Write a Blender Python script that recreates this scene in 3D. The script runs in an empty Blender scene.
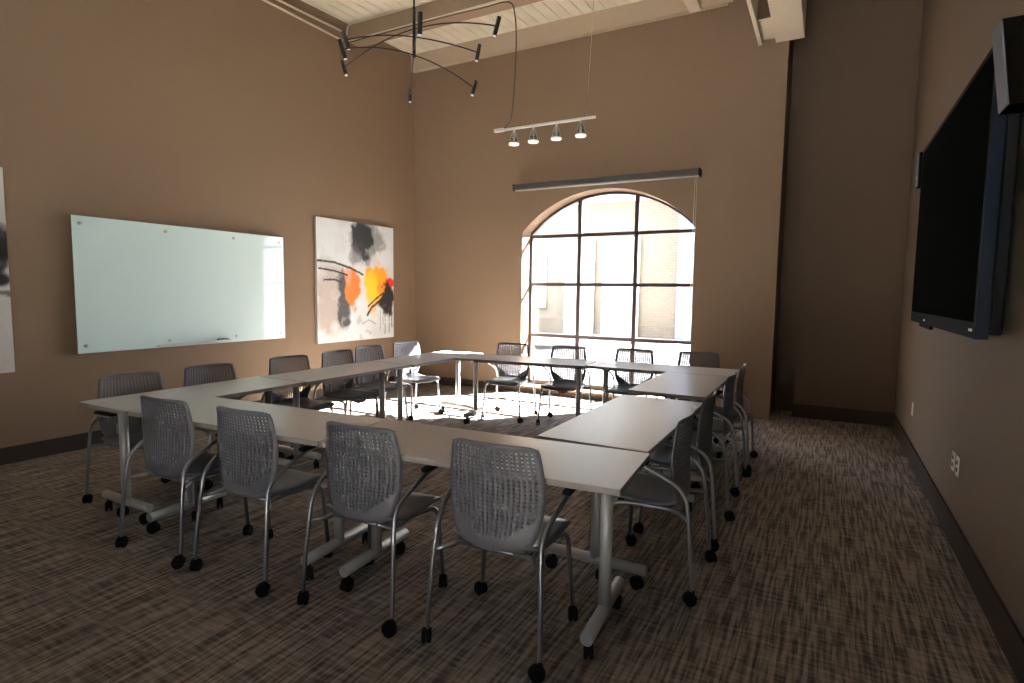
import bpy, bmesh, math, random
from mathutils import Vector, Matrix
random.seed(7)
PI = math.pi
scene = bpy.context.scene
COL = scene.collection

# ------------------------------------------------------------------ materials
def nodemat(name):
    m = bpy.data.materials.new(name); m.use_nodes = True
    nt = m.node_tree
    b = nt.nodes['Principled BSDF']
    return m, nt, b

def mat(name, col, rough=.5, metal=0., spec=.5, coat=0., emit=None, estr=0., bump=0., bscale=200., vary=0.):
    m, nt, b = nodemat(name)
    b.inputs['Base Color'].default_value = (*col, 1)
    b.inputs['Roughness'].default_value = rough
    b.inputs['Metallic'].default_value = metal
    b.inputs['Specular IOR Level'].default_value = spec
    b.inputs['Coat Weight'].default_value = coat
    if emit:
        b.inputs['Emission Color'].default_value = (*emit, 1); b.inputs['Emission Strength'].default_value = estr
    if bump or vary:
        tc = nt.nodes.new('ShaderNodeTexCoord'); nz = nt.nodes.new('ShaderNodeTexNoise')
        nz.inputs['Scale'].default_value = bscale; nz.inputs['Detail'].default_value = 3
        nt.links.new(tc.outputs['Object'], nz.inputs['Vector'])
        if bump:
            bp = nt.nodes.new('ShaderNodeBump'); bp.inputs['Strength'].default_value = bump; bp.inputs['Distance'].default_value = .01
            nt.links.new(nz.outputs['Fac'], bp.inputs['Height']); nt.links.new(bp.outputs['Normal'], b.inputs['Normal'])
        if vary:
            r = nt.nodes.new('ShaderNodeMapRange'); r.inputs['To Min'].default_value = 1-vary; r.inputs['To Max'].default_value = 1+vary
            nt.links.new(nz.outputs['Fac'], r.inputs['Value'])
            mx = nt.nodes.new('ShaderNodeMix'); mx.data_type = 'RGBA'; mx.blend_type = 'MULTIPLY'; mx.inputs['Factor'].default_value = 1
            mx.inputs['A'].default_value = (*col, 1)
            nt.links.new(r.outputs['Result'], mx.inputs['B']); nt.links.new(mx.outputs['Result'], b.inputs['Base Color'])
    return m

def carpet_mat():
    m, nt, b = nodemat('woven carpet')
    L = nt.links.new
    tc = nt.nodes.new('ShaderNodeTexCoord')
    def streak(sx, sy, lo, hi, det=2.0):
        mp = nt.nodes.new('ShaderNodeMapping'); mp.inputs['Scale'].default_value = (sx, sy, 1)
        nz = nt.nodes.new('ShaderNodeTexNoise'); nz.inputs['Scale'].default_value = 1; nz.inputs['Detail'].default_value = det
        L(tc.outputs['Object'], mp.inputs['Vector']); L(mp.outputs['Vector'], nz.inputs['Vector'])
        r = nt.nodes.new('ShaderNodeMapRange'); r.inputs['From Min'].default_value = lo; r.inputs['From Max'].default_value = hi
        L(nz.outputs['Fac'], r.inputs['Value'])
        return r.outputs['Result']
    a = streak(60, 3.2, .40, .60)       # dashes along the room
    c = streak(8, 44, .40, .66)         # cross dashes
    f = streak(330, 330, .3, .7)        # fibre
    d = streak(3, 3, .3, .7)
    def mix(fac, A, B, t='MIX'):
        x = nt.nodes.new('ShaderNodeMix'); x.data_type = 'RGBA'; x.blend_type = t
        for k, v in (('Factor', fac), ('A', A), ('B', B)):
            if isinstance(v, (int, float, tuple)): x.inputs[k].default_value = v
            else: L(v, x.inputs[k])
        return x.outputs['Result']
    base = mix(a, (.080, .064, .054, 1), (.350, .292, .252, 1))
    base2 = mix(c, (.085, .069, .061, 1), (.400, .345, .305, 1))
    k = mix(.32, base, base2)
    k = mix(.35, k, mix(f, (.35, .35, .35, 1), (1.5, 1.5, 1.5, 1)), 'MULTIPLY')
    L(k, b.inputs['Base Color'])
    b.inputs['Roughness'].default_value = .95; b.inputs['Specular IOR Level'].default_value = .15
    bp = nt.nodes.new('ShaderNodeBump'); bp.inputs['Strength'].default_value = .5; bp.inputs['Distance'].default_value = .006
    L(a, bp.inputs['Height']); L(bp.outputs['Normal'], b.inputs['Normal'])
    return m

def plank_mat():
    m, nt, b = nodemat('painted planks')
    L = nt.links.new
    tc = nt.nodes.new('ShaderNodeTexCoord')
    mp = nt.nodes.new('ShaderNodeMapping'); mp.inputs['Scale'].default_value = (2, .7, 1)
    nz = nt.nodes.new('ShaderNodeTexNoise'); nz.inputs['Scale'].default_value = 3; nz.inputs['Detail'].default_value = 4
    L(tc.outputs['Object'], mp.inputs['Vector']); L(mp.outputs['Vector'], nz.inputs['Vector'])
    r = nt.nodes.new('ShaderNodeValToRGB'); r.color_ramp.elements[0].position = .35; r.color_ramp.elements[1].position = .65
    r.color_ramp.elements[0].color = (.72, .67, .545, 1); r.color_ramp.elements[1].color = (.80, .77, .65, 1)
    L(nz.outputs['Fac'], r.inputs['Fac']); L(r.outputs['Color'], b.inputs['Base Color'])
    b.inputs['Roughness'].default_value = .6
    return m

def glass_mat(name, tint, gl=.06):
    m = bpy.data.materials.new(name); m.use_nodes = True
    nt = m.node_tree; nt.nodes.clear(); L = nt.links.new
    o = nt.nodes.new('ShaderNodeOutputMaterial'); t = nt.nodes.new('ShaderNodeBsdfTransparent'); t.inputs['Color'].default_value = (*tint, 1)
    g = nt.nodes.new('ShaderNodeBsdfGlossy'); g.inputs['Roughness'].default_value = .02
    x = nt.nodes.new('ShaderNodeMixShader'); x.inputs['Fac'].default_value = gl
    L(t.outputs[0], x.inputs[1]); L(g.outputs[0], x.inputs[2]); L(x.outputs[0], o.inputs['Surface'])
    return m

def brick_mat():
    m, nt, b = nodemat('buff brick')
    L = nt.links.new
    tc = nt.nodes.new('ShaderNodeTexCoord'); sp = nt.nodes.new('ShaderNodeSeparateXYZ'); cb = nt.nodes.new('ShaderNodeCombineXYZ')
    L(tc.outputs['Object'], sp.inputs[0]); L(sp.outputs['X'], cb.inputs['X']); L(sp.outputs['Z'], cb.inputs['Y'])
    br = nt.nodes.new('ShaderNodeTexBrick'); br.inputs['Scale'].default_value = 3.0
    br.inputs['Color1'].default_value = (.175, .142, .108, 1); br.inputs['Color2'].default_value = (.152, .122, .092, 1); br.inputs['Mortar'].default_value = (.19, .162, .13, 1)
    br.inputs['Mortar Size'].default_value = .03
    L(cb.outputs[0], br.inputs['Vector']); L(br.outputs['Color'], b.inputs['Base Color'])
    b.inputs['Roughness'].default_value = .9
    return m

def attr_mat(name, rough=.6):
    m, nt, b = nodemat(name)
    a = nt.nodes.new('ShaderNodeVertexColor'); a.layer_name = 'paint'
    nt.links.new(a.outputs['Color'], b.inputs['Base Color']); b.inputs['Roughness'].default_value = rough
    return m

WALLR = mat('taupe paint darkened for shade', (.165, .125, .092), .75, spec=.2, bump=.08, bscale=60, vary=.03)  # television wall: taupe deepened to stand in for its dimmer light
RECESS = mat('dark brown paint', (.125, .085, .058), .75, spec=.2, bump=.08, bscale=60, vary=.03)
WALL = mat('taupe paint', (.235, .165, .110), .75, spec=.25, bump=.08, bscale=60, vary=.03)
BASE = mat('baseboard paint', (.060, .047, .038), .8, spec=.12)
CARPET = carpet_mat()
PLANK = plank_mat()
GROOVE = mat('plank gap', (.06, .045, .03), .9)
TIMBER = mat('painted timber', (.46, .37, .27), .7, bump=.1, bscale=40, vary=.08)
BEAMDK = mat('taupe timber', (.30, .22, .15), .75, vary=.06, bscale=20)
CREAM = mat('cream paint', (.68, .61, .50), .6, vary=.04, bscale=12)
CONDUIT = mat('conduit paint', (.66, .58, .46), .5)
FRAME = mat('bronze frame', (.045, .030, .030), .4, spec=.5)
GLASS = glass_mat('window glass', (.97, .985, .98))
RAIL = mat('blind cassette', (.055, .054, .057), .5)
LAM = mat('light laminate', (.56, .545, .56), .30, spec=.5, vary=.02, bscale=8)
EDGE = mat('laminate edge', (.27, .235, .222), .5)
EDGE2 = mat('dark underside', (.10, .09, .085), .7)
LEGM = mat('silver paint', (.52, .50, .48), .38, metal=.35)
SHELL = mat('grey moulded plastic', (.122, .118, .136), .36, spec=.45)
SEATM = mat('grey seat plastic', (.145, .148, .168), .34, spec=.45)
TUBE = mat('silver tube', (.31, .31, .325), .32, metal=.85)
BLACK = mat('black plastic', (.010, .010, .011), .7, spec=.08)
BLACKM = mat('black metal', (.010, .010, .010), .4, metal=.2)
ORANGE = mat('orange tag', (.80, .17, .03), .6)
WHITEG = mat('white back-painted glass', (.73, .92, .94), .05, spec=.6, coat=.0)
STEEL = mat('brushed steel', (.55, .55, .55), .3, metal=1.)
TRAYM = mat('clear tray', (.72, .76, .78), .12, spec=.7)
SCREEN = mat('screen glass', (.006, .007, .006), .3, spec=0)
BEZEL = mat('black bezel', (.007, .007, .009), .6, spec=.03)
BEZEL2 = mat('glossy bezel edge', (.008, .012, .022), .4, spec=.08)
SPKF = mat('speaker grille cloth', (.10, .105, .125), .6, bump=.2, bscale=400)
SPKB = mat('speaker case', (.006, .005, .004), .9, spec=0)
PLATE = mat('ivory plate', (.72, .70, .64), .4)
LENS = mat('frosted lamp lens', (.85, .85, .82), .3, emit=(1., .95, .88), estr=.6)
CLEAR = glass_mat('clear lamp glass', (.75, .74, .72), .22)
WHITEM = mat('white metal', (.75, .74, .72), .35)
CORDM = mat('grey cord', (.05, .045, .04), .6)
CHAIN = mat('bead chain', (.60, .55, .48), .35, metal=.4)
PAINT = attr_mat('artist paint', .55)
CANVAS = mat('canvas side', (.62, .60, .56), .8)
BRICK = brick_mat()
STUCCO = mat('pale stucco', (.66, .60, .52), .9, bump=.1, bscale=30)
WING = mat('pale blue render', (.48, .53, .60), .9, bump=.1, bscale=30)
PANEL = mat('white panel', (.86, .86, .85), .5)
BLUEP = mat('blue grey cladding', (.20, .24, .33), .5)
ASPHALT = mat('asphalt', (.042, .042, .044), .95, bump=.1, bscale=60, vary=.06)
PAVE = mat('pale paving', (.52, .50, .47), .9, bump=.1, bscale=10, vary=.06)
WINDK = mat('dark pane', (.20, .30, .42), .12, spec=.7)

# ------------------------------------------------------------------ mesh helpers
def bx(bm, x0, x1, y0, y1, z0, z1, mi=0, bev=0., M=None):
    r = bmesh.ops.create_cube(bm, size=1.0)
    vs = r['verts']
    for v in vs:
        v.co = Vector((x0+(v.co.x+.5)*(x1-x0), y0+(v.co.y+.5)*(y1-y0), z0+(v.co.z+.5)*(z1-z0)))
        if M: v.co = M @ v.co
    fs = set(f for v in vs for f in v.link_faces)
    for f in fs: f.material_index = mi
    if bev:
        es = list(set(e for v in vs for e in v.link_edges))
        q = bmesh.ops.bevel(bm, geom=es, offset=bev, segments=2, profile=.5, affect='EDGES')
        for f in q['faces']: f.material_index = mi

def cyl(bm, p, q, r, r2=None, n=16, mi=0, caps=True):
    p = Vector(p); q = Vector(q); d = q-p
    r2 = r if r2 is None else r2
    M = Matrix.Translation((p+q)/2) @ d.to_track_quat('Z', 'Y').to_matrix().to_4x4()
    k = bmesh.ops.create_cone(bm, cap_ends=caps, segments=n, radius1=r, radius2=r2, depth=d.length, matrix=M)
    for f in set(f for v in k['verts'] for f in v.link_faces):
        f.material_index = mi; f.smooth = len(f.verts) == 4

def smooth_path(pts, k=6):
    """Catmull-Rom through points."""
    P = [Vector(p) for p in pts]
    P = [P[0]*2-P[1]] + P + [P[-1]*2-P[-2]]
    out = []
    for i in range(1, len(P)-2):
        a, b, c, d = P[i-1:i+3]
        for j in range(k):
            t = j/k
            out.append(.5*((2*b)+(c-a)*t+(2*a-5*b+4*c-d)*t*t+(3*b-a-3*c+d)*t**3))
    out.append(P[-2])
    return out

def fillet(pts, r=.04, k=5):
    P = [Vector(p) for p in pts]; out = [P[0]]
    for i in range(1, len(P)-1):
        a, b, c = P[i-1:i+2]
        u = (a-b); v = (c-b)
        rr = min(r, u.length*.45, v.length*.45)
        s = b+u.normalized()*rr; e = b+v.normalized()*rr
        for j in range(k+1):
            t = j/k
            out.append((1-t)**2*s+2*t*(1-t)*b+t*t*e)
    out.append(P[-1])
    return out

def tube(bm, path, r, n=10, mi=0, caps=True):
    P = [Vector(p) for p in path]
    rings = []
    up = Vector((0, 0, 1))
    t0 = (P[1]-P[0]).normalized()
    if abs(t0.dot(up)) > .95: up = Vector((1, 0, 0))
    nrm = t0.cross(up).normalized()
    for i, p in enumerate(P):
        if i == 0: t = P[1]-P[0]
        elif i == len(P)-1: t = P[-1]-P[-2]
        else: t = (P[i+1]-P[i]).normalized()+(P[i]-P[i-1]).normalized()
        t.normalize()
        nrm = (nrm - t*nrm.dot(t)).normalized()
        bn = t.cross(nrm)
        rr = r[i] if isinstance(r, (list, tuple)) else r
        rings.append([bm.verts.new(p+(nrm*math.cos(2*PI*j/n)+bn*math.sin(2*PI*j/n))*rr) for j in range(n)])
    for a, b in zip(rings[:-1], rings[1:]):
        for j in range(n):
            f = bm.faces.new((a[j], a[(j+1) % n], b[(j+1) % n], b[j])); f.smooth = True; f.material_index = mi
    if caps:
        for rg in (rings[0][::-1], rings[-1]):
            f = bm.faces.new(rg); f.material_index = mi

def lathe(bm, prof, n=20, M=None, mi=0):
    rings = []
    for r, z in prof:
        rings.append([bm.verts.new((M or Matrix()) @ Vector((r*math.cos(2*PI*j/n), r*math.sin(2*PI*j/n), z))) for j in range(n)])
    for a, b in zip(rings[:-1], rings[1:]):
        for j in range(n):
            f = bm.faces.new((a[j], a[(j+1) % n], b[(j+1) % n], b[j])); f.smooth = True; f.material_index = mi

def obj(name, bm, mats, parent=None, kind=None, loc=None, recalc=True):
    if recalc: bmesh.ops.recalc_face_normals(bm, faces=bm.faces)
    me = bpy.data.meshes.new(name); bm.to_mesh(me); bm.free()
    for m in (mats if isinstance(mats, (list, tuple)) else [mats]): me.materials.append(m)
    o = bpy.data.objects.new(name, me); COL.objects.link(o)
    if parent: o.parent = parent
    if kind: o['kind'] = kind
    if loc: o.location = loc
    return o

def tag(o, label, cat, group=None):
    o['label'] = label; o['category'] = cat
    if group: o['group'] = group
    return o

def thing(name, label, cat, loc=(0, 0, 0), rz=0, group=None):
    o = bpy.data.objects.new(name, None); COL.objects.link(o); o.empty_display_size = .1
    o.location = loc; o.rotation_euler = (0, 0, rz)
    return tag(o, label, cat, group)

def copy_tree(o, parent=None):
    c = o.copy(); COL.objects.link(c)
    if parent: c.parent = parent
    for ch in list(o.children): copy_tree(ch, c)
    return c

B = bmesh.new

# ------------------------------------------------------------------ dimensions
XL, XR, YB, YF = -5.82, .73, 7.35, -2.2      # left wall, right wall, back wall, wall behind the camera
ZC = 5.08                                     # ceiling height at the back wall
SL = .05
def zc(y): return ZC-SL*(YB-y)
WX0, WX1, WSP, WTOP, WSILL = -3.88, -1.472, 2.312, 2.846, .095
YG = 7.64
YO = 7.76

# ------------------------------------------------------------------ room shell
bm = B(); bx(bm, XL-.2, XR+.2, YF-.2, 8.2, -.12, 0); obj('floor', bm, CARPET, kind='structure')

bm = B(); bx(bm, XL-.2, XL, YF-.2, YB+.3, 0, 5.4); obj('wall_left', bm, WALL, kind='structure')
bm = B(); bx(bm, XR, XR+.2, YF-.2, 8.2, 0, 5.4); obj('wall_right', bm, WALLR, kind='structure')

# arched opening outline
acx = (WX0+WX1)/2; ahw = (WX1-WX0)/2; rise = WTOP-WSP; AR = (ahw**2+rise**2)/(2*rise); acz = WTOP-AR
def arch_pts(inset=0., n=28):
    r = AR-inset; hw = ahw-inset
    a = math.asin(hw/r)
    return [(acx+r*math.sin(-a+2*a*i/n), acz+r*math.cos(-a+2*a*i/n)) for i in range(n+1)]
def wall_with_arch(name, x0, x1, y0, y1, z0, z1):
    bm = B()
    ap = arch_pts()
    for (xa, xb, za, zb) in ((x0, WX0, z0, z1), (WX1, x1, z0, z1), (WX0, WX1, z0, WSILL)):
        bx(bm, xa, xb, y0, y1, za, zb)
    n = len(ap)
    lo0 = [bm.verts.new((x, y0, z)) for x, z in ap]; hi0 = [bm.verts.new((x, y0, z1)) for x, z in ap]
    lo1 = [bm.verts.new((x, y1, z)) for x, z in ap]; hi1 = [bm.verts.new((x, y1, z1)) for x, z in ap]
    for i in range(n-1):
        bm.faces.new((lo0[i], lo0[i+1], hi0[i+1], hi0[i])); bm.faces.new((lo1[i+1], lo1[i], hi1[i], hi1[i+1]))
        bm.faces.new((lo0[i+1], lo0[i], lo1[i], lo1[i+1])); bm.faces.new((hi0[i], hi0[i+1], hi1[i+1], hi1[i]))
    return bm
PX0, PX1 = -1.187, -.522
obj('wall_back', wall_with_arch('wall_back', XL, PX0, YB, YO, 0, 5.4), WALL, kind='structure')
bm = B(); bx(bm, PX0, PX1, YB-.07, 8.0, 0, 5.4); obj('pillar', bm, WALL, kind='structure')
# recess beside the pillar: a panelled wall with a narrow slot added to make shade
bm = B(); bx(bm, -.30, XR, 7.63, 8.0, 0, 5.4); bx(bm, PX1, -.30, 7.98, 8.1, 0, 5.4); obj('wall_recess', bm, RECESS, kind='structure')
# rear wall behind the viewpoint with a glazed opening added for fill daylight
RX0, RX1, RZ1 = -1.9, .55, 2.8
bm = B()
bx(bm, XL, RX0, YF-.2, YF, 0, 5.4); bx(bm, RX1, XR, YF-.2, YF, 0, 5.4); bx(bm, RX0, RX1, YF-.2, YF, RZ1, 5.4); 
obj('wall_rear', bm, WALL, kind='structure')
bm = B()
for x in (RX0+.03, RX0+.85, RX1-.85, RX1-.03): bx(bm, x-.03, x+.03, YF-.12, YF-.06, 0, RZ1)
for z in (.03, 2.1, RZ1-.03): bx(bm, RX0, RX1, YF-.12, YF-.06, z-.03, z+.03)
w2 = obj('fill_window', bm, FRAME, kind='structure')
bm = B(); bx(bm, RX0, RX1, YF-.095, YF-.09, 0, RZ1); obj('glazing', bm, GLASS, w2, kind='structure')

# ceiling of separate-looking planks (one boarded surface)
bm = B()
x = XL-.1; i = 0
while x < XR+.15:
    w = .148
    vs = []
    for (yy, dz) in ((YF-.2, 0), (8.2, 0)):
        for (xx, d2) in ((x, 0), (x+w, 0), (x+w, .05), (x, .05)):
            vs.append(bm.verts.new((xx, yy, zc(yy)+d2)))
    for f in ((0, 1, 5, 4), (2, 3, 7, 6), (0, 4, 7, 3), (1, 2, 6, 5), (0, 3, 2, 1), (4, 5, 6, 7)):
        bm.faces.new([vs[k] for k in f])
    x += w+.007; i += 1
def sloped(bm, y0, y1, d0, d1, mi):
    vs = [bm.verts.new((xx, yy, zc(yy)+d)) for yy in (y0, y1) for xx, d in ((XL-.2, d0), (XR+.2, d0), (XR+.2, d1), (XL-.2, d1))]
    for f in ((0, 1, 5, 4), (2, 3, 7, 6), (0, 4, 7, 3), (1, 2, 6, 5), (0, 3, 2, 1), (4, 5, 6, 7)):
        q = bm.faces.new([vs[k] for k in f]); q.material_index = mi
sloped(bm, YF-.2, 8.2, .018, .10, 1)
obj('ceiling', bm, [PLANK, GROOVE], kind='structure')

# timber ledger on the back wall, cross beam, rafter end
bm = B(); bx(bm, XL, PX0+.06, YB-.10, YB, 4.835, 5.09, bev=.006); obj('trim_1', bm, TIMBER, kind='structure')
bm = B(); bx(bm, XL, XR, 5.93, 6.14, 4.775, 5.03, bev=.006); obj('trim_2', bm, BEAMDK, kind='structure')
bm = B(); bx(bm, -1.62, -1.48, 6.14, YB-.10, 4.80, 5.08, bev=.005); obj('trim_3', bm, CREAM, kind='structure')
# boxed beam running along the room over the viewpoint
cb = bpy.data.objects.new('ceiling_beam', None); COL.objects.link(cb); cb['kind'] = 'structure'
bm = B(); bx(bm, -.655, -.367, 1.2, YB-.08, 4.285, 4.80, bev=.004); obj('box_beam', bm, CREAM, cb)
bm = B(); bx(bm, -.835, -.795, 1.2, YB-.08, 4.285, 4.66, bev=.004); obj('side_board', bm, CREAM, cb)
bm = B(); bx(bm, -.795, -.655, YB-.62, YB-.10, 4.33, 4.64, bev=.004); obj('end_block', bm, CREAM, cb)
bm = B(); bx(bm, -.795, -.655, YB-.66, YB-.62, 4.345, 4.79); obj('gap_shade_board', bm, RECESS, cb)  # dark board standing in for the shade inside the beam gap
for yy in (2.0, 5.8):
    bm = B(); bx(bm, -.56, -.46, yy, yy+.1, 4.80, zc(yy)); obj('hanger', bm, CREAM, cb)

# baseboards
bm = B(); bx(bm, XL, XL+.014, YF, YB, 0, .14, bev=.004); obj('baseboard_left', bm, BASE, kind='structure')
bm = B(); bx(bm, XR-.014, XR, YF, 7.63, 0, .165, bev=.004); obj('baseboard_right', bm, BASE, kind='structure')
bm = B(); bx(bm, -.30, XR-.014, 7.612, 7.63, 0, .165, bev=.004); obj('baseboard_recess', bm, BASE, kind='structure')
bm = B(); bx(bm, XL+.014, WX0, YB-.014, YB, 0, .10, bev=.004); bx(bm, WX0, PX0, YB-.014, YB, 0, .06, bev=.004); obj('baseboard_back', bm, BASE, kind='structure')

# ------------------------------------------------------------------ arched window
fw = .036
bm = B()
def strip(bm, outer, inner, y0, y1):
    n = len(outer)
    A = [[bm.verts.new((p[0], y, p[1])) for p in ring] for ring in (outer, inner) for y in (y0, y1)]
    o0, o1, i0, i1 = A
    for k in range(n-1):
        for q in ((o0[k], o0[k+1], i0[k+1], i0[k]), (o1[k+1], o1[k], i1[k], i1[k+1]), (i0[k], i0[k+1], i1[k+1], i1[k]), (o0[k+1], o0[k], o1[k], o1[k+1])):
            bm.faces.new(q)
e = .004
out = [(WX0+e, WSILL)] + [(x, z-e) for x, z in arch_pts(e)] + [(WX1-e, WSILL)]
inn = [(WX0+fw, WSILL)] + [(x, z) for x, z in arch_pts(fw)] + [(WX1-fw, WSILL)]
strip(bm, out, inn, YG-.035, YG+.035)
bx(bm, WX0+e, WX1-e, YG-.035, YG+.035, WSILL, WSILL+.06)
def arch_z(x): return acz+math.sqrt((AR-fw)**2-(x-acx)**2)
for x in (-3.108, -2.289):
    bx(bm, x-.029, x+.029, YG-.03, YG+.03, WSILL+.03, arch_z(x)+.01)
for z in (2.272, 1.577, .829):
    bx(bm, WX0+.03, WX1-.03, YG-.028, YG+.028, z-.024, z+.024)
win = obj('window_1', bm, FRAME, kind='structure')
bm = B()
gp = [(WX0+.03, WSILL+.03)] + arch_pts(.03) + [(WX1-.03, WSILL+.03)]
a = [bm.verts.new((x, YG-.003, z)) for x, z in gp]; b_ = [bm.verts.new((x, YG+.003, z)) for x, z in gp]
bm.faces.new(a); bm.faces.new(b_[::-1])
for k in range(len(gp)):
    bm.faces.new((a[k], b_[k], b_[(k+1) % len(gp)], a[(k+1) % len(gp)]))
obj('glazing', bm, GLASS, win, kind='structure')

# roller blind cassette with bead chain
rb = thing('roller_blind', 'dark grey rolled-up blind cassette mounted above the arched window', 'blind', (-2.69, YB, 2.93))
bm = B(); bx(bm, -1.262, 1.262, -.165, -.060, -.040, .036, bev=.008); obj('cassette', bm, RAIL, rb)
for s in (-1, 1):
    bm = B(); bx(bm, s*1.266-.006, s*1.266+.006, -.168, 0, -.046, .042, bev=.003); obj('end_bracket', bm, BLACK, rb)
bm = B(); bx(bm, -1.255, 1.255, -.12, -.095, -.053, -.041, bev=.003); obj('bottom_bar', bm, CHAIN, rb)
bm = B()
cx = 1.215
tube(bm, [(cx-.012, -.055, -.05), (cx-.012, -.05, -.8), (cx-.012, -.05, -1.6), (cx, -.05, -1.625), (cx+.012, -.05, -1.6), (cx+.012, -.05, -.8), (cx+.012, -.055, -.05)], .0035, 6)
for k in range(60):
    for s in (-1, 1):
        bmesh.ops.create_icosphere(bm, subdivisions=1, radius=.0055, matrix=Matrix.Translation((cx+s*.012, -.05, -.06-k*.026)))
obj('bead_chain', bm, CHAIN, rb)

# ------------------------------------------------------------------ outside
bm = B(); bx(bm, -40, 30, 8.25, 34, -.3, -.12); obj('road', bm, ASPHALT, kind='structure')
bm = B(); bx(bm, -12, 14, 15.2, 19, -.12, -.02, bev=.01); obj('pavement', bm, PAVE, kind='structure')
bm = B(); bx(bm, -26, 22, -26, YF-.4, -.3, -.12); obj('pavement', bm, PAVE, kind='structure')
bd = thing('building', 'pale brick building across the street seen through the arched window', 'building', (-7, 19, 0))
bm = B(); bx(bm, -3.6, 2.75, 0, 4, -.2, 6.9); obj('facade', bm, BRICK, bd)
bm = B(); bx(bm, 2.75, 4.1, -.3, 4, -.2, 6.9); obj('metal_clad_bay', bm, BLUEP, bd)
for z in (1.6, 4.1):
    bm = B(); bx(bm, 2.75, 4.1, -.34, -.3, z, z+.1); obj('cladding_joint', bm, PANEL, bd)
def bwin(x0, x1, z0, z1, m=PANEL):
    bm = B(); bx(bm, x0, x1, -.12, .0, z0, z1, bev=.02); f = obj('window', bm, m, bd)
    bm = B(); n = max(1, round((x1-x0)/.7))
    for k in range(n):
        w = (x1-x0)/n; bx(bm, x0+k*w+.1, x0+(k+1)*w-.1, -.15, -.12, z0+.12, z1-.12)
    obj('pane', bm, PANEL, f)
bwin(-1.25, -.15, -.1, 3.3); bwin(.15, 1.45, -.1, 3.35); bwin(-2.9, -2.0, .9, 3.3)
bm = B(); bx(bm, -1.4, 1.9, -.9, 0, 4.55, 4.7); bk = obj('balcony', bm, PANEL, bd)
bm = B()
bx(bm, -1.4, 1.9, -.9, -.86, 5.35, 5.4)
for k in range(12): bx(bm, -1.4+k*.298, -1.37+k*.298, -.9, -.87, 4.7, 5.35)
obj('railing', bm, PANEL, bk)
bwin(-.9, .3, 5.0, 6.6, WINDK)

bounce_wing = thing('building', 'pale blue side wing out of view, added to bounce sunlight into the room', 'building', (-9.3, 11.2, 0), math.radians(-25))  # unseen wing added and angled to bounce sunlight through the window
bm = B(); bx(bm, -5, 0, -2.9, 2.9, -.2, 7.2); obj('facade', bm, WING, bounce_wing)
bm = B(); bx(bm, -5.1, .12, -3.0, 3.0, 7.2, 7.4, bev=.02); obj('parapet', bm, PANEL, bounce_wing)
for k in range(3):
    bm = B(); bx(bm, 0, .04, -2.4+k*1.8, -1.4+k*1.8, 1.0, 3.0, bev=.01); f = obj('window', bm, PANEL, bounce_wing)
    bm = B(); bx(bm, .04, .05, -2.3+k*1.8, -1.5+k*1.8, 1.1, 2.9); obj('pane', bm, WINDK, f)

# ------------------------------------------------------------------ glass whiteboard
wb = thing('whiteboard', 'large white glass marker board on steel standoffs on the taupe wall', 'whiteboard', (XL, 3.648, 1.470), -PI/2)
# local x runs towards the camera side along the wall, local y away from the wall
W, Hh = 2.20/2, 1.208/2
wb.rotation_euler = (0, 0, 0)
bm = B(); bx(bm, .065, .073, -W, W, -Hh, Hh, bev=.0015); obj('glass_panel', bm, WHITEG, wb)
for (py, pz) in ((-W+.06, Hh-.065), (-W+.80, Hh-.065), (W-.66, Hh-.065), (W-.06, Hh-.065), (-W+.06, -Hh+.065), (-W+.80, -Hh+.065), (W-.66, -Hh+.065), (W-.06, -Hh+.065)):
    bm = B(); cyl(bm, (0, py, pz), (.065, py, pz), .011); cyl(bm, (.073, py, pz), (.083, py, pz), .015); obj('standoff', bm, STEEL, wb)
bm = B()
bx(bm, .073, .138, -.43, .34, -Hh+.012, -Hh+.020, bev=.002); bx(bm, .132, .138, -.43, .34, -Hh+.012, -Hh+.038, bev=.002)
tr = obj('marker_tray', bm, TRAYM, wb)
e_ = tag(obj('board_eraser', (lambda b: (bx(b, -.025, .025, -.06, .06, 0, .03, bev=.006), b)[1])(B()), [SHELL], loc=(XL+.105, 3.91, 1.468-Hh+.0205)), 'small grey eraser lying on the clear tray of the marker board', 'eraser')

# ------------------------------------------------------------------ paintings
def fbm(x, y, s, o=4, seed=0):
    from mathutils import noise
    return noise.fractal(Vector((x*s+seed*7.3, y*s-seed*3.1, seed*1.7)), .9, 2.0, o)
def lerp(a, b, t): return tuple(a[i]+(b[i]-a[i])*t for i in range(3))
def sst(a, b, x):
    t = max(0, min(1, (x-a)/(b-a))); return t*t*(3-2*t)
def blot(u, v, cu, cv, ru, rv, seed, rough=.35, soft=.18):
    d = math.hypot((u-cu)/ru, (v-cv)/rv)+rough*fbm(u, v, 9, 5, seed)
    return 1-sst(1-soft, 1+soft, d)
def stroke(u, v, pts, w, seed):
    best = 9
    for (a, b) in zip(pts[:-1], pts[1:]):
        dx, dy = b[0]-a[0], b[1]-a[1]
        t = max(0, min(1, ((u-a[0])*dx+(v-a[1])*dy)/(dx*dx+dy*dy)))
        best = min(best, math.hypot(u-a[0]-t*dx, v-a[1]-t*dy))
    return 1-sst(w*.6, w*1.3, best+.004*fbm(u, v, 40, 2, seed))
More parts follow.
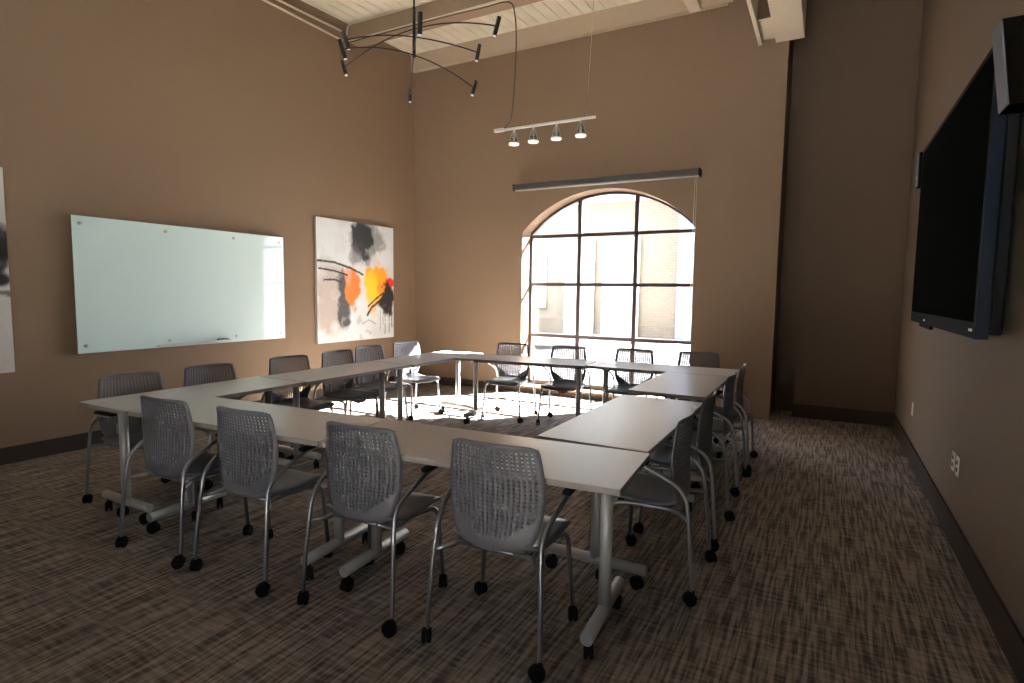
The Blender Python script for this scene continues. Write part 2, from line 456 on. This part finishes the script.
def art_main(u, v):
    c = (.70, .745, .78)
    g = sst(.05, .6, fbm(u, v, 4, 5, 1)); c = lerp(c, (.60, .62, .62), g*.55)
    # warm grey wash low by one side
    c = lerp(c, (.42, .33, .27), .8*blot(u, v, .13, .33, .16, .30, 2, .55, .5))
    c = lerp(c, (.50, .44, .42), .6*blot(u, v, .22, .52, .20, .10, 12, .6, .5))
    c = lerp(c, (.24, .25, .26), .85*blot(u, v, .63, .86, .22, .17, 3, .5, .3))
    c = lerp(c, (.030, .032, .036), blot(u, v, .55, .86, .13, .17, 4, .5, .25))
    c = lerp(c, (.12, .12, .13), .7*blot(u, v, .48, .74, .09, .08, 14, .6, .4))
    c = lerp(c, (.05, .05, .055), .95*blot(u, v, .32, .36, .075, .24, 5, .6, .3))
    c = lerp(c, (.82, .22, .035), blot(u, v, .43, .45, .085, .16, 6, .4, .2))
    c = lerp(c, (.80, .33, .22), .8*blot(u, v, .37, .54, .05, .07, 16, .4, .3))
    c = lerp(c, (.95, .40, .02), blot(u, v, .76, .49, .17, .16, 7, .35, .18))
    c = lerp(c, (.98, .62, .03), blot(u, v, .68, .46, .09, .13, 8, .5, .4))
    c = lerp(c, (.92, .30, .05), .8*blot(u, v, .80, .44, .06, .06, 18, .5, .4))
    c = lerp(c, (.80, .05, .02), blot(u, v, .94, .50, .065, .055, 9, .3, .2))
    c = lerp(c, (.018, .018, .020), blot(u, v, .89, .34, .11, .13, 10, .45, .2))
    c = lerp(c, (.97, .55, .08), .8*blot(u, v, .68, .30, .05, .07, 11, .5, .4))
    for pts, w in ((((.0, .66), (.2, .655), (.4, .615), (.56, .565)), .009), (((.02, .60), (.2, .585), (.36, .555)), .008), (((.08, .51), (.2, .515), (.28, .495)), .008),
                   (((.62, .215), (.68, .28), (.78, .33), (.9, .40)), .012), (((.63, .29), (.72, .345), (.85, .41)), .008)):
        c = lerp(c, (.02, .02, .022), stroke(u, v, pts, w, 3))
    for k, (x, y0, y1) in enumerate(((.80, .08, .25), (.84, .12, .3), (.87, .04, .25), (.93, .05, .3), (.97, .1, .3))):
        c = lerp(c, (.10, .10, .10), .8*stroke(u, v, ((x, y0), (x, y1)), .004, k))
    c = lerp(c, (.30, .29, .29), .7*stroke(u, v, ((.55, .14), (.64, .17), (.74, .13)), .006, 5))
    n = sst(.35, .7, fbm(u, v, 14, 4, 21)) * (1-sst(.1, .45, v)); c = lerp(c, (.40, .37, .36), n*.6)
    return c
def art_side(u, v):
    c = (.62, .60, .57)
    c = lerp(c, (.42, .40, .38), sst(.0, .6, fbm(u, v, 5, 5, 31)))
    c = lerp(c, (.02, .02, .022), blot(u, v, .93, .62, .10, .14, 32, .4, .2))
    c = lerp(c, (.02, .02, .022), blot(u, v, .95, .46, .06, .05, 33, .5, .2))
    c = lerp(c, (.16, .16, .17), .8*blot(u, v, .6, .7, .3, .2, 34, .5, .3))
    c = lerp(c, (.75, .25, .05), blot(u, v, .45, .4, .2, .15, 36, .4, .2))
    c = lerp(c, (.06, .06, .07), .8*stroke(u, v, ((.7, .38), (.9, .40), (1, .39)), .012, 35))
    return c
def painting(name, label, y0, y1, z0, z1, fn, nu, nv):
    t = thing(name, label, 'painting', (XL, (y0+y1)/2, (z0+z1)/2))
    hw, hh = (y1-y0)/2, (z1-z0)/2
    bm = B(); bx(bm, .002, .040, -hw, hw, -hh, hh, bev=.003); obj('stretched_canvas', bm, CANVAS, t)
    bm = B(); cl = bm.loops.layers.color.new('paint')
    vs = [[bm.verts.new((.0408, -hw+2*hw*i/nu, -hh+2*hh*j/nv)) for i in range(nu+1)] for j in range(nv+1)]
    back = [[bm.verts.new((.0395, -hw+2*hw*i, -hh+2*hh*j)) for i in (0, 1)] for j in (0, 1)]
    cc = [[fn(i/nu, j/nv) for i in range(nu+1)] for j in range(nv+1)]
    def s(c):   # colour layers store sRGB bytes
        return tuple(1.055*max(x, 0)**(1/2.4)-.055 if x > .0031 else 12.92*x for x in c)
    cs = [[s(q) for q in row] for row in cc]
    for j in range(nv):
        for i in range(nu):
            f = bm.faces.new((vs[j][i], vs[j][i+1], vs[j+1][i+1], vs[j+1][i]))
            for l, (a, b) in zip(f.loops, ((j, i), (j, i+1), (j+1, i+1), (j+1, i))): l[cl] = (*cs[a][b], 1)
    bm.faces.new((back[0][0], back[1][0], back[1][1], back[0][1]))
    obj('paint_layer', bm, PAINT, t, recalc=False)
painting('painting', 'abstract painting with orange and yellow blots and black strokes on white canvas', 5.285, 6.775, .751, 2.39, art_main, 150, 165)
painting('painting', 'grey and black abstract canvas beyond the marker board, mostly out of view', .62, 2.107, .755, 2.39, art_side, 90, 100)

# ------------------------------------------------------------------ television and speakers
tv = thing('television', 'large black wall-mounted flat television on the wall', 'television', (XR, 4.315, 1.925))
hw, hh = 1.105, .648
bm = B(); bx(bm, -.148, -.098, -hw, hw, -hh, hh, bev=.006); obj('case', bm, BEZEL, tv)
bm = B(); bx(bm, -.1495, -.148, -hw+.035, hw-.035, -hh+.075, hh-.035); obj('screen', bm, SCREEN, tv)
bm = B(); bx(bm, -.1495, -.100, -hw-.006, -hw, -hh, hh, bev=.002); obj('side_trim', bm, BEZEL2, tv)
bm = B(); bx(bm, -.098, -.045, -hw+.02, hw-.25, -hh+.02, hh-.12, bev=.01); bx(bm, -.045, 0, -.4, .4, -.3, .3); obj('rear_housing', bm, BLACK, tv)
bm = B(); bx(bm, -.150, -.13, .15, .62, -hh-.022, -hh+.002, bev=.006); obj('sensor_bar', bm, BEZEL, tv)
bm = B(); bx(bm, -.1500, -.1482, -hw+.05, -hw+.12, -hh+.032, -hh+.044); obj('badge', bm, PLATE, tv)
bm = B(); cyl(bm, (-.150, .40, -hh+.03), (-.1482, .40, -hh+.03), .006); obj('power_light', bm, LENS, tv)
def speaker(name, label, y0, y1, z0, z1, xt, xb):
    t = thing(name, label, 'speaker', (XR, (y0+y1)/2, (z0+z1)/2))
    w = (y1-y0)/2; h = (z1-z0)/2
    def wedge(d0, d1, mats, nm, sh=0):
        bm = B()
        P = []
        for (zz, xx) in ((-h+sh, xb-XR), (h-sh, xt-XR)):
            P += [bm.verts.new((xx-d0, -w+sh, zz)), bm.verts.new((xx-d0, w-sh, zz)), bm.verts.new((d1(xx), w-sh, zz)), bm.verts.new((d1(xx), -w+sh, zz))]
        for f in ((0, 1, 2, 3), (4, 5, 6, 7), (0, 1, 5, 4), (1, 2, 6, 5), (2, 3, 7, 6), (3, 0, 4, 7)): bm.faces.new([P[k] for k in f])
        return obj(nm, bm, mats, t)
    wedge(0, lambda x: -.004, SPKB, 'case')
    wedge(.006, lambda x: x+.001, SPKF, 'grille', .004)
    bm = B(); cyl(bm, (xb-XR-.010, 0, -h+.07), (xb-XR+.0, 0, -h+.07), .014); obj('badge', bm, STEEL, t)
speaker('wall_speaker', 'dark wall speaker beside the television, on its side away from the window', 3.03, 3.18, 2.235, 2.575, .556, .600)
speaker('wall_speaker', 'small grey speaker on the wall beside the television edge nearest the window', 5.46, 5.60, 2.32, 2.575, .566, .572)

def outlet(y, z, label, two):
    t = thing('wall_outlet', label, 'outlet', (XR, y, z), 0)
    bm = B(); bx(bm, -.006, 0, -.036, .036, -.058, .058, bev=.002); obj('plate', bm, PLATE, t)
    for dz in (-.022, .022):
        bm = B(); bx(bm, -.008, -.006, -.015, .015, dz-.012, dz+.012, bev=.001); obj('socket', bm, BLACK if two else PLATE, t)
outlet(6.18, .458, 'ivory wall outlet low on the wall near the recess corner', False)
outlet(4.29, .470, 'ivory outlet of a pair below the television, the one nearer the window', True)
outlet(4.16, .470, 'ivory outlet of a pair below the television, the one farther from the window', True)

# ------------------------------------------------------------------ conduits, chandelier, track light
def conduit(pts, r, fr, label):
    bm = B(); tube(bm, fillet(pts, fr), r, 8)
    return tag(obj('electrical_conduit', bm, CONDUIT), label, 'conduit', 'cream conduits under the ceiling')
conduit([(XL+.02, YF+.02, 4.705), (XL+.02, 3.5, 4.728), (XL+.02, 5.80, 4.745)], .014, .05, 'lower of the two cream conduits running high along the marker board wall')
conduit([(XL+.02, YF+.02, 4.60), (XL+.02, 4.8, 4.82), (XL+.02, 5.84, 4.86)], .014, .05, 'upper of the two cream conduits running high along the marker board wall')
conduit([(XL+.02, 5.87, 4.755), (XL+.02, 5.90, 4.985), (XL+.25, 5.905, 4.985), (XR-.3, 5.905, 4.985)], .012, .08, 'cream conduit bending from the wall onto the face of the cross beam')
bm = B(); bx(bm, XL, XR, 5.905, 5.93, 4.765, 4.785); obj('trim_4', bm, CONDUIT, kind='structure')

CH = Vector((-2.62, 3.3, 0))
ch = thing('chandelier', 'black branching chandelier with small tube lamps on curved arms hanging over the tables', 'chandelier', (CH.x, CH.y, zc(3.3)))
zt = zc(3.3)
bm = B(); cyl(bm, (0, 0, -.03), (0, 0, 0), .06); obj('ceiling_rose', bm, BLACKM, ch)
bm = B(); cyl(bm, (0, 0, 3.40-zt), (0, 0, -.03), .006, n=8); cyl(bm, (0, 0, 3.085-zt), (0, 0, 3.42-zt), .0115, n=12); obj('pole', bm, BLACKM, ch)
for az, R_, zl, zr, zm in ((-.99, .677, 3.132, 3.153, 3.275), (44.86, .457, 3.143, 3.174, 3.222), (70.92, .534, 2.990, 3.006, 3.100), (131.03, .747, 2.989, 3.071, 3.13)):
    a = math.radians(az); d = Vector((math.cos(a), math.sin(a), 0))
    bm = B()
    path = []
    for k in range(25):
        s = -1+2*k/24
        zz = zm-(zm-(zl if s < 0 else zr))*s*s
        path.append(d*R_*s+Vector((0, 0, zz-zt)))
    tube(bm, path, .0045, 6)
    arm = obj('arm', bm, BLACKM, ch)
    for s, zz in ((-1, zl), (1, zr)):
        tilt = math.atan2(2*(zm-zz), R_)*.9
        ax = (Vector((0, 0, 1))*math.cos(tilt)+d*s*math.sin(tilt)).normalized()
        c = d*R_*s+Vector((0, 0, zz-zt))
        bm = B(); cyl(bm, c-ax*.057, c+ax*.057, .0140, n=14); obj('lamp_tube', bm, BLACKM, arm)
        bm = B(); cyl(bm, c-ax*.063, c-ax*.057, .0105, n=12); obj('lamp_tip', bm, LENS, arm)

ty, tz = 5.82, 3.30
tk = thing('track_light', 'silver bar with four small spotlights hanging before the arched window', 'lamp', (-2.83, ty, tz))
bm = B(); bx(bm, -.605, .605, -.012, .012, -.012, .012, bev=.003); obj('rail', bm, WHITEM, tk)
bm = B(); bx(bm, -.625, -.50, -.022, .022, -.016, .02, bev=.006); obj('feed_box', bm, WHITEM, tk)
for sx in (-.37, -.125, .155, .44):
    bm = B()
    cyl(bm, (sx, 0, -.035), (sx, 0, -.010), .011, n=10)
    cyl(bm, (sx, -.0, -.12), (sx, -.0, -.035), .014, .012, n=10)
    for k in range(6):
        a = 2*PI*k/6
        tube(bm, smooth_path([(sx+.014*math.cos(a), .014*math.sin(a), -.035), (sx+.040*math.cos(a), .040*math.sin(a), -.095), (sx+.058*math.cos(a), .058*math.sin(a), -.168)], 4), .003, 5)
    sp = obj('spotlight', bm, STEEL, tk)
    bm = B(); lathe(bm, [(.018, -.045), (.043, -.105), (.056, -.160), (.058, -.160), (.045, -.104), (.02, -.042)], 20, Matrix.Translation((sx, 0, 0))); obj('shade', bm, CLEAR, sp)
    bm = B(); cyl(bm, (sx, 0, -.182), (sx, 0, -.166), .057, .060, n=24); obj('lens', bm, LENS, sp)
bm = B(); zr = 4.765-tz; cyl(bm, (.50, 0, .012), (.52, .11, zr), .0025, n=6); obj('suspension_cable', bm, STEEL, tk)
bm = B(); tube(bm, smooth_path([(-.54, 0, .015), (-.46, 0, .04), (-.41, .01, .14), (-.39, .03, .5), (-.385, .05, .9), (-.41, .06, 1.25), (-.50, .065, 1.42), (-.85, .07, 1.435), (-1.4, .075, 1.45), (-2.5, .08, 1.455), (-2.95, .085, 1.455)], 8), .0075, 8); obj('power_cord', bm, CORDM, tk)

# ------------------------------------------------------------------ tables
def make_table(L, D, label, x, y, rz, group):
    t = thing('training_table', label, 'table', (x, y, 0), rz, group)
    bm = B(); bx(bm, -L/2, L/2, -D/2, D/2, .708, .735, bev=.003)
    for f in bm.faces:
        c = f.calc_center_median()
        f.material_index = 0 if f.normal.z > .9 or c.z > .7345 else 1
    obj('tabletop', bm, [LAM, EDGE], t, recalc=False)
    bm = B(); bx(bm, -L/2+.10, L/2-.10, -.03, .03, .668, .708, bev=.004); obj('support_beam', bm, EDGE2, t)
    for s in (-1, 1):
        px = s*(L/2-.122)
        bm = B(); cyl(bm, (px, 0, .115), (px, 0, .69), .027, n=20); bx(bm, px-.035, px+.035, -.11, .11, .695, .708, bev=.003)
        leg = obj('leg', bm, LEGM, t)
        bm = B(); hl = D/2-.02
        cyl(bm, (px, -hl, .105), (px, hl, .105), .027, n=20); obj('foot', bm, LEGM, leg)
        for q in (-1, 1):
            bm = B(); caster(bm, (px, q*(hl-.035), 0), .031, random.uniform(0, 6)); obj('caster', bm, BLACK, leg)
    return t

def caster(bm, p, r, ang, stem=.085):
    p = Vector(p)
    M = Matrix.Translation(p) @ Matrix.Rotation(ang, 4, 'Z')
    off = .012
    for s in (-1, 1):
        cyl(bm, M @ Vector((s*.006, off, r)), M @ Vector((s*.019, off, r)), r, n=18)
    # hood over the wheels
    k = 9
    A = [[bm.verts.new(M @ Vector((s*.014, off+(r+.004)*math.cos(a), r+(r+.004)*math.sin(a)))) for a in [PI*(-.05+1.0*i/k) for i in range(k+1)]] for s in (-1, 1)]
    I = [[bm.verts.new(M @ Vector((s*.014, off+(r-.004)*math.cos(a), r+(r-.004)*math.sin(a)))) for a in [PI*(-.05+1.0*i/k) for i in range(k+1)]] for s in (-1, 1)]
    for i in range(k):
        bm.faces.new((A[0][i], A[0][i+1], A[1][i+1], A[1][i])); bm.faces.new((I[0][i+1], I[0][i], I[1][i], I[1][i+1]))
        bm.faces.new((A[0][i+1], A[0][i], I[0][i], I[0][i+1])); bm.faces.new((A[1][i], A[1][i+1], I[1][i+1], I[1][i]))
    cyl(bm, M @ Vector((0, 0, r)), M @ Vector((0, 0, stem)), .009, n=10)

GT = 'white training tables set in a rectangle'
r37 = math.radians(3.7)
def row_table(xa, ya, xb, yb, D, label):
    dx, dy = xb-xa, yb-ya; L = math.hypot(dx, dy); a = math.atan2(dy, dx)
    cx, cy = (xa+xb)/2-math.sin(a)*D/2, (ya+yb)/2+math.cos(a)*D/2
    return make_table(L, D, label, cx, cy, a, GT)
row_table(-3.552, 1.812, -2.098, 1.909, .545, 'white training table with two chairs, in the row farthest from the window, marker board side')
row_table(-2.092, 1.909, -.633, 2.004, .545, 'white training table forming the near outer corner, with silver T-legs on black casters')
def col_table(x0, x1, y0, y1, label):
    return make_table(y1-y0-.006, x1-x0, label, (x0+x1)/2, (y0+y1)/2, PI/2, GT)
col_table(-4.102, -3.558, 1.800, 3.115, 'grey-white training table along the marker board wall, at the end farthest from the window')
col_table(-4.085, -3.540, 3.121, 4.415, 'grey-white training table along the marker board wall, middle one of three')
col_table(-4.070, -3.525, 4.421, 5.725, 'sunlit training table below the orange painting in the window-side corner')
col_table(-1.255, -.685, 2.562, 3.962, 'white training table along the television side, nearer the viewer than the gap')
col_table(-1.285, -.715, 4.17, 5.352, 'white training table along the television side, nearer the window beyond the gap')
row_table(-3.518, 5.13, -2.085, 5.290, .535, 'sunlit training table by the window with two bright chairs behind it')
row_table(-2.078, 5.335, -.655, 5.372, .545, 'training table before the window, at the pillar end of the row')

# ------------------------------------------------------------------ chairs
def interp(tab, z):
    for (a, b) in zip(tab[:-1], tab[1:]):
        if a[0] <= z <= b[0]:
            t = (z-a[0])/(b[0]-a[0]); t2 = t
            return a[1]+(b[1]-a[1])*t2
    return tab[-1][1] if z > tab[-1][0] else tab[0][1]
PROF = [(.418, -.104), (.43, -.112), (.47, -.114), (.54, -.108), (.62, -.104), (.70, -.105), (.78, -.111), (.862, -.124)]
WID = [(.418, .090), (.421, .112), (.426, .130), (.434, .146), (.446, .160), (.462, .173), (.49, .188), (.54, .205), (.60, .214), (.66, .220), (.70, .218), (.78, .206), (.862, .193)]
def back_bm():
    bm = B()
    ncol, m, fill = 17, .115, .47            # perforated columns, side margin, open share of the pitch
    pitch = (2-2*m)/ncol
    us = [-1]
    for i in range(ncol):
        c = -1+m+pitch*(i+.5); us += [c-pitch*fill/2, c+pitch*fill/2]
    us += [1]
    zs = [.418, .421, .426, .434, .446, .460]
    nrow, z0, z1 = 22, .478, .838
    pz = (z1-z0)/nrow
    off = len(zs)
    for i in range(nrow):
        c = z0+pz*(i+.5); zs += [c-pz*.32, c+pz*.32]
    zs += [.850, .862]
    g = []
    for z in zs:
        w = interp(WID, z); y = interp(PROF, z)
        g.append([bm.verts.new((w*u, y+.032*u*u*min(1, .55+(z-.418)/.3), z-(.012*u**8 if z > .84 else 0))) for u in us])
    for j in range(len(zs)-1):
        for i in range(len(us)-1):
            hole = i % 2 == 1 and i < len(us)-2+1 and off <= j < off+nrow*2 and (j-off) % 2 == 0
            if hole:
                k = (j-off)//2; uc = abs((us[i]+us[i+1])/2)
                if k < 6 and uc > .36+.1*k: hole = False
            if not hole:
                f = bm.faces.new((g[j][i], g[j][i+1], g[j+1][i+1], g[j+1][i])); f.smooth = True
    bmesh.ops.recalc_face_normals(bm, faces=bm.faces)
    bmesh.ops.solidify(bm, geom=bm.faces[:], thickness=.006)
    return bm
def seat_bm():
    bm = B(); nu, nv = 14, 16
    prof = [(-.098, .462), (-.06, .450), (.02, .442), (.11, .444), (.19, .450), (.235, .449), (.268, .440), (.285, .424)]
    P = smooth_path([(0, y, z) for y, z in prof], 3)
    top = []; bot = []
    for k, p in enumerate(P):
        t = k/(len(P)-1)
        w = .200+.018*math.sin(t*PI)
        if t < .12: w *= .86+.14*math.sin(t/.12*PI/2)
        if t > .88: w *= 1-.16*((t-.88)/.12)**2
        rt, rb = [], []
        for i in range(nu+1):
            u = -1+2*i/nu
            z = p.z+.010*u*u-.012*max(0, abs(u)-.8)/.2
            th = .030*(1-.75*abs(u)**6)*(1-.55*max(0, (t-.85)/.15))
            rt.append(bm.verts.new((w*u, p.y, z))); rb.append(bm.verts.new((w*u*.97, p.y-.006*t, z-th)))
        top.append(rt); bot.append(rb)
    n = len(P)
    for a in range(n-1):
        for i in range(nu):
            bm.faces.new((top[a][i], top[a][i+1], top[a+1][i+1], top[a+1][i])); bm.faces.new((bot[a][i+1], bot[a][i], bot[a+1][i], bot[a+1][i+1]))
        for i, s in ((0, 1), (nu, -1)):
            bm.faces.new((top[a][i], top[a+1][i], bot[a+1][i], bot[a][i]))
    for a in (0, n-1):
        for i in range(nu): bm.faces.new((top[a][i], top[a][i+1], bot[a][i+1], bot[a][i]))
    for f in bm.faces: f.smooth = True
    return bm

def make_chair():
    t = thing('conference_chair', '', 'chair')
    obj('seat', seat_bm(), SEATM, t)
    obj('backrest', back_bm(), SHELL, t, recalc=False)
    for s in (-1, 1):
        # rear leg sweeps up into the arm
        bm = B()
        path = smooth_path([(s*.254, -.194, .066), (s*.251, -.188, .14), (s*.244, -.173, .30), (s*.236, -.156, .44), (s*.234, -.142, .50), (s*.238, -.105, .548), (s*.248, -.03, .592), (s*.260, .055, .632), (s*.264, .10, .644), (s*.264, .20, .648)], 5)
        tube(bm, path, .0105, 10)
        lg = obj('leg', bm, TUBE, t)
        bm = B(); caster(bm, (s*.255, -.196, 0), .029, {-1: .5, 1: 2.3}[s], .075); obj('caster', bm, BLACK, lg)
        bm = B()
        tube(bm, fillet([(s*.228, .248, .066), (s*.205, .228, .408), (s*.180, .12, .414), (s*.165, -.08, .408), (s*.238, -.158, .395)], .055), .0105, 10)
        lg = obj('leg', bm, TUBE, t)
        bm = B(); caster(bm, (s*.229, .250, 0), .029, {-1: 1.2, 1: 3.6}[s], .075); obj('caster', bm, BLACK, lg)
        bm = B()
        bx(bm, -.024, .024, .03, .25, -.010, .010, bev=.008)
        for v in bm.verts:
            v.co.x *= .8+.25*math.sin(max(0, min(1, (v.co.y-.03)/.22))*PI)
            v.co.x += s*.264; v.co.z += .664-.20*max(0, .09-v.co.y)
        obj('armrest', bm, BLACK, t)
    bm = B()
    tube(bm, [(-.168, -.075, .408), (.168, -.075, .408)], .010, 8); tube(bm, [(-.178, .11, .413), (.178, .11, .413)], .010, 8)
    for s in (-1, 1):
        tube(bm, smooth_path([(s*.09, -.075, .408), (s*.09, -.092, .43), (s*.09, -.098, .48), (s*.09, -.094, .53)], 4), .009, 8)
    obj('seat_frame', bm, TUBE, t)
    return t

proto = make_chair(); used = [False]
GN = 'grey perforated-back chairs on casters around the tables'
def chair(bx_, by_, face, label, tagged=False):
    """bx_, by_: plan position of the middle of the top of the back; face: heading of the sitter in degrees"""
    o = proto if not used[0] else copy_tree(proto)
    used[0] = True
    a = math.radians(face-90)
    off = Vector((0, -.092, 0)); off.rotate(Matrix.Rotation(a, 3, 'Z'))
    o.location = (bx_-off.x, by_-off.y, 0); o.rotation_euler = (0, 0, a)
    o['label'] = label; o['group'] = GN
    return o
c1 = chair(-1.135, 1.935, 93.5, 'grey perforated-back chair facing the window, first from the television-side corner')
chair(-1.805, 1.880, 93.5, 'grey perforated-back chair facing the window, second from the television-side corner')
chair(-2.535, 1.825, 93, 'dark grey chair facing the window, third from the television-side corner')
chair(-3.150, 1.785, 94, 'dark grey chair facing the window, fourth from the television-side corner')
chair(-4.185, 2.160, -2, 'dark chair with its back to the marker board, first from the end opposite the window')
chair(-4.200, 2.750, -3, 'dark chair with its back to the marker board, second from the end opposite the window')
chair(-4.195, 3.500, -5, 'dark chair with its back to the marker board, third from the end opposite the window')
l4 = chair(-4.200, 4.085, -2, 'chair with an orange tag under its seat, between marker board and painting')
chair(-4.300, 4.640, -4, 'light-catching grey chair below the orange painting, second from the window corner')
chair(-4.330, 5.290, -8, 'brightly sunlit chair in the window corner, past the orange painting')
chair(-3.205, 5.880, -84, 'sunlit pale chair with its back to the window, first from the painting corner')
b2 = chair(-2.520, 5.930, -84, 'sunlit chair with its back to the window and orange tag under the seat')
chair(-1.800, 6.060, -86, 'dark chair with its back to the window, before the window jamb on the pillar side')
chair(-1.140, 6.150, -86, 'dark chair in front of the taupe pillar, last along the window row')
chair(-.590, 2.930, 181, 'dark chair with its back to the television, first from the near table corner')
chair(-.590, 3.590, 180, 'dark chair with its back to the television, second from the near table corner')
chair(-.605, 4.600, 180, 'dark chair with its back to the television, third from the near table corner')
chair(-.605, 5.230, 182, 'dark chair with its back to the television, last before the pillar')
for c in (l4, b2):
    bm = B(); bx(bm, -.075, .025, .15, .215, .372, .404, bev=.006)
    o = obj('tag', bm, ORANGE, c); o['label'] = 'orange tag under the seat'

# ------------------------------------------------------------------ light
SUN = Vector((-.96, -1.14, -1.0)).normalized()
sd = bpy.data.lights.new('sun', 'SUN'); sd.energy = 345; sd.angle = math.radians(.6); sd.color = (1, .975, .945)
so = bpy.data.objects.new('sun', sd); COL.objects.link(so); so.rotation_euler = SUN.to_track_quat('-Z', 'Y').to_euler(); so.location = (4, 16, 14)
w = bpy.data.worlds.new('sky'); scene.world = w; w.use_nodes = True
nt = w.node_tree; bg = nt.nodes['Background']
tc = nt.nodes.new('ShaderNodeTexCoord'); sp_ = nt.nodes.new('ShaderNodeSeparateXYZ'); rp = nt.nodes.new('ShaderNodeValToRGB')
nt.links.new(tc.outputs['Generated'], sp_.inputs[0]); nt.links.new(sp_.outputs['Z'], rp.inputs['Fac']); nt.links.new(rp.outputs['Color'], bg.inputs['Color'])
rp.color_ramp.elements[0].position = 0; rp.color_ramp.elements[0].color = (.92, .95, 1, 1)
rp.color_ramp.elements[1].position = .6; rp.color_ramp.elements[1].color = (.62, .79, 1, 1)
sky_dir = nt.nodes.new('ShaderNodeVectorMath'); sky_dir.operation = 'DOT_PRODUCT'; sky_dir.inputs[1].default_value = (.60, .76, .25)
nt.links.new(tc.outputs['Generated'], sky_dir.inputs[0])
def mth(op, a, b):
    n = nt.nodes.new('ShaderNodeMath'); n.operation = op
    for i, v in enumerate((a, b)):
        if isinstance(v, (int, float)): n.inputs[i].default_value = v
        else: nt.links.new(v, n.inputs[i])
    return n.outputs[0]
glow = mth('MULTIPLY', mth('POWER', mth('MAXIMUM', sky_dir.outputs['Value'], 0.0), 3.0), 9.0)   # brighter sky around the sun
nt.links.new(mth('ADD', glow, 2.1), bg.inputs['Strength'])
for nm, (x, y, z), (sx, sz), rx in (('window_portal', ((WX0+WX1)/2, YO+.02, 1.48), (2.4, 2.75), -PI/2), ('rear_portal', ((RX0+RX1)/2, YF-.22, 1.45), (2.45, 2.8), PI/2)):
    ld = bpy.data.lights.new(nm, 'AREA'); ld.shape = 'RECTANGLE'; ld.size = sx; ld.size_y = sz; ld.cycles.is_portal = True
    lo = bpy.data.objects.new(nm, ld); COL.objects.link(lo); lo.location = (x, y, z); lo.rotation_euler = (rx, 0, 0)

# ------------------------------------------------------------------ camera
p, y_, r = .0864813896, -.501467585, .0132775385
fwd = Vector((math.sin(y_)*math.cos(p), math.cos(y_)*math.cos(p), -math.sin(p)))
right = Vector((math.cos(y_), -math.sin(y_), 0)); up = right.cross(fwd)
Rr = right*math.cos(r)+up*math.sin(r); Uu = -right*math.sin(r)+up*math.cos(r)
cam = bpy.data.cameras.new('camera'); cam.sensor_fit = 'HORIZONTAL'; cam.sensor_width = 36; cam.lens = 571.6*36/1024
cam.clip_start = .05; cam.clip_end = 200
co = bpy.data.objects.new('camera', cam); COL.objects.link(co)
M = Matrix((Rr, Uu, -fwd)).transposed().to_4x4(); M.translation = (0, 0, 1.46); co.matrix_world = M
scene.camera = co

vs = scene.view_settings
scene.display_settings.display_device = 'sRGB'
vs.view_transform = 'Standard'; vs.look = 'None'; vs.exposure = 0; vs.gamma = 1; vs.use_curve_mapping = False
cy = scene.cycles
cy.use_denoising = True; cy.max_bounces = 12; cy.diffuse_bounces = 8; cy.glossy_bounces = 4; cy.transparent_max_bounces = 12; cy.transmission_bounces = 4
cy.sample_clamp_indirect = 25
cy.caustics_reflective = False; cy.caustics_refractive = False
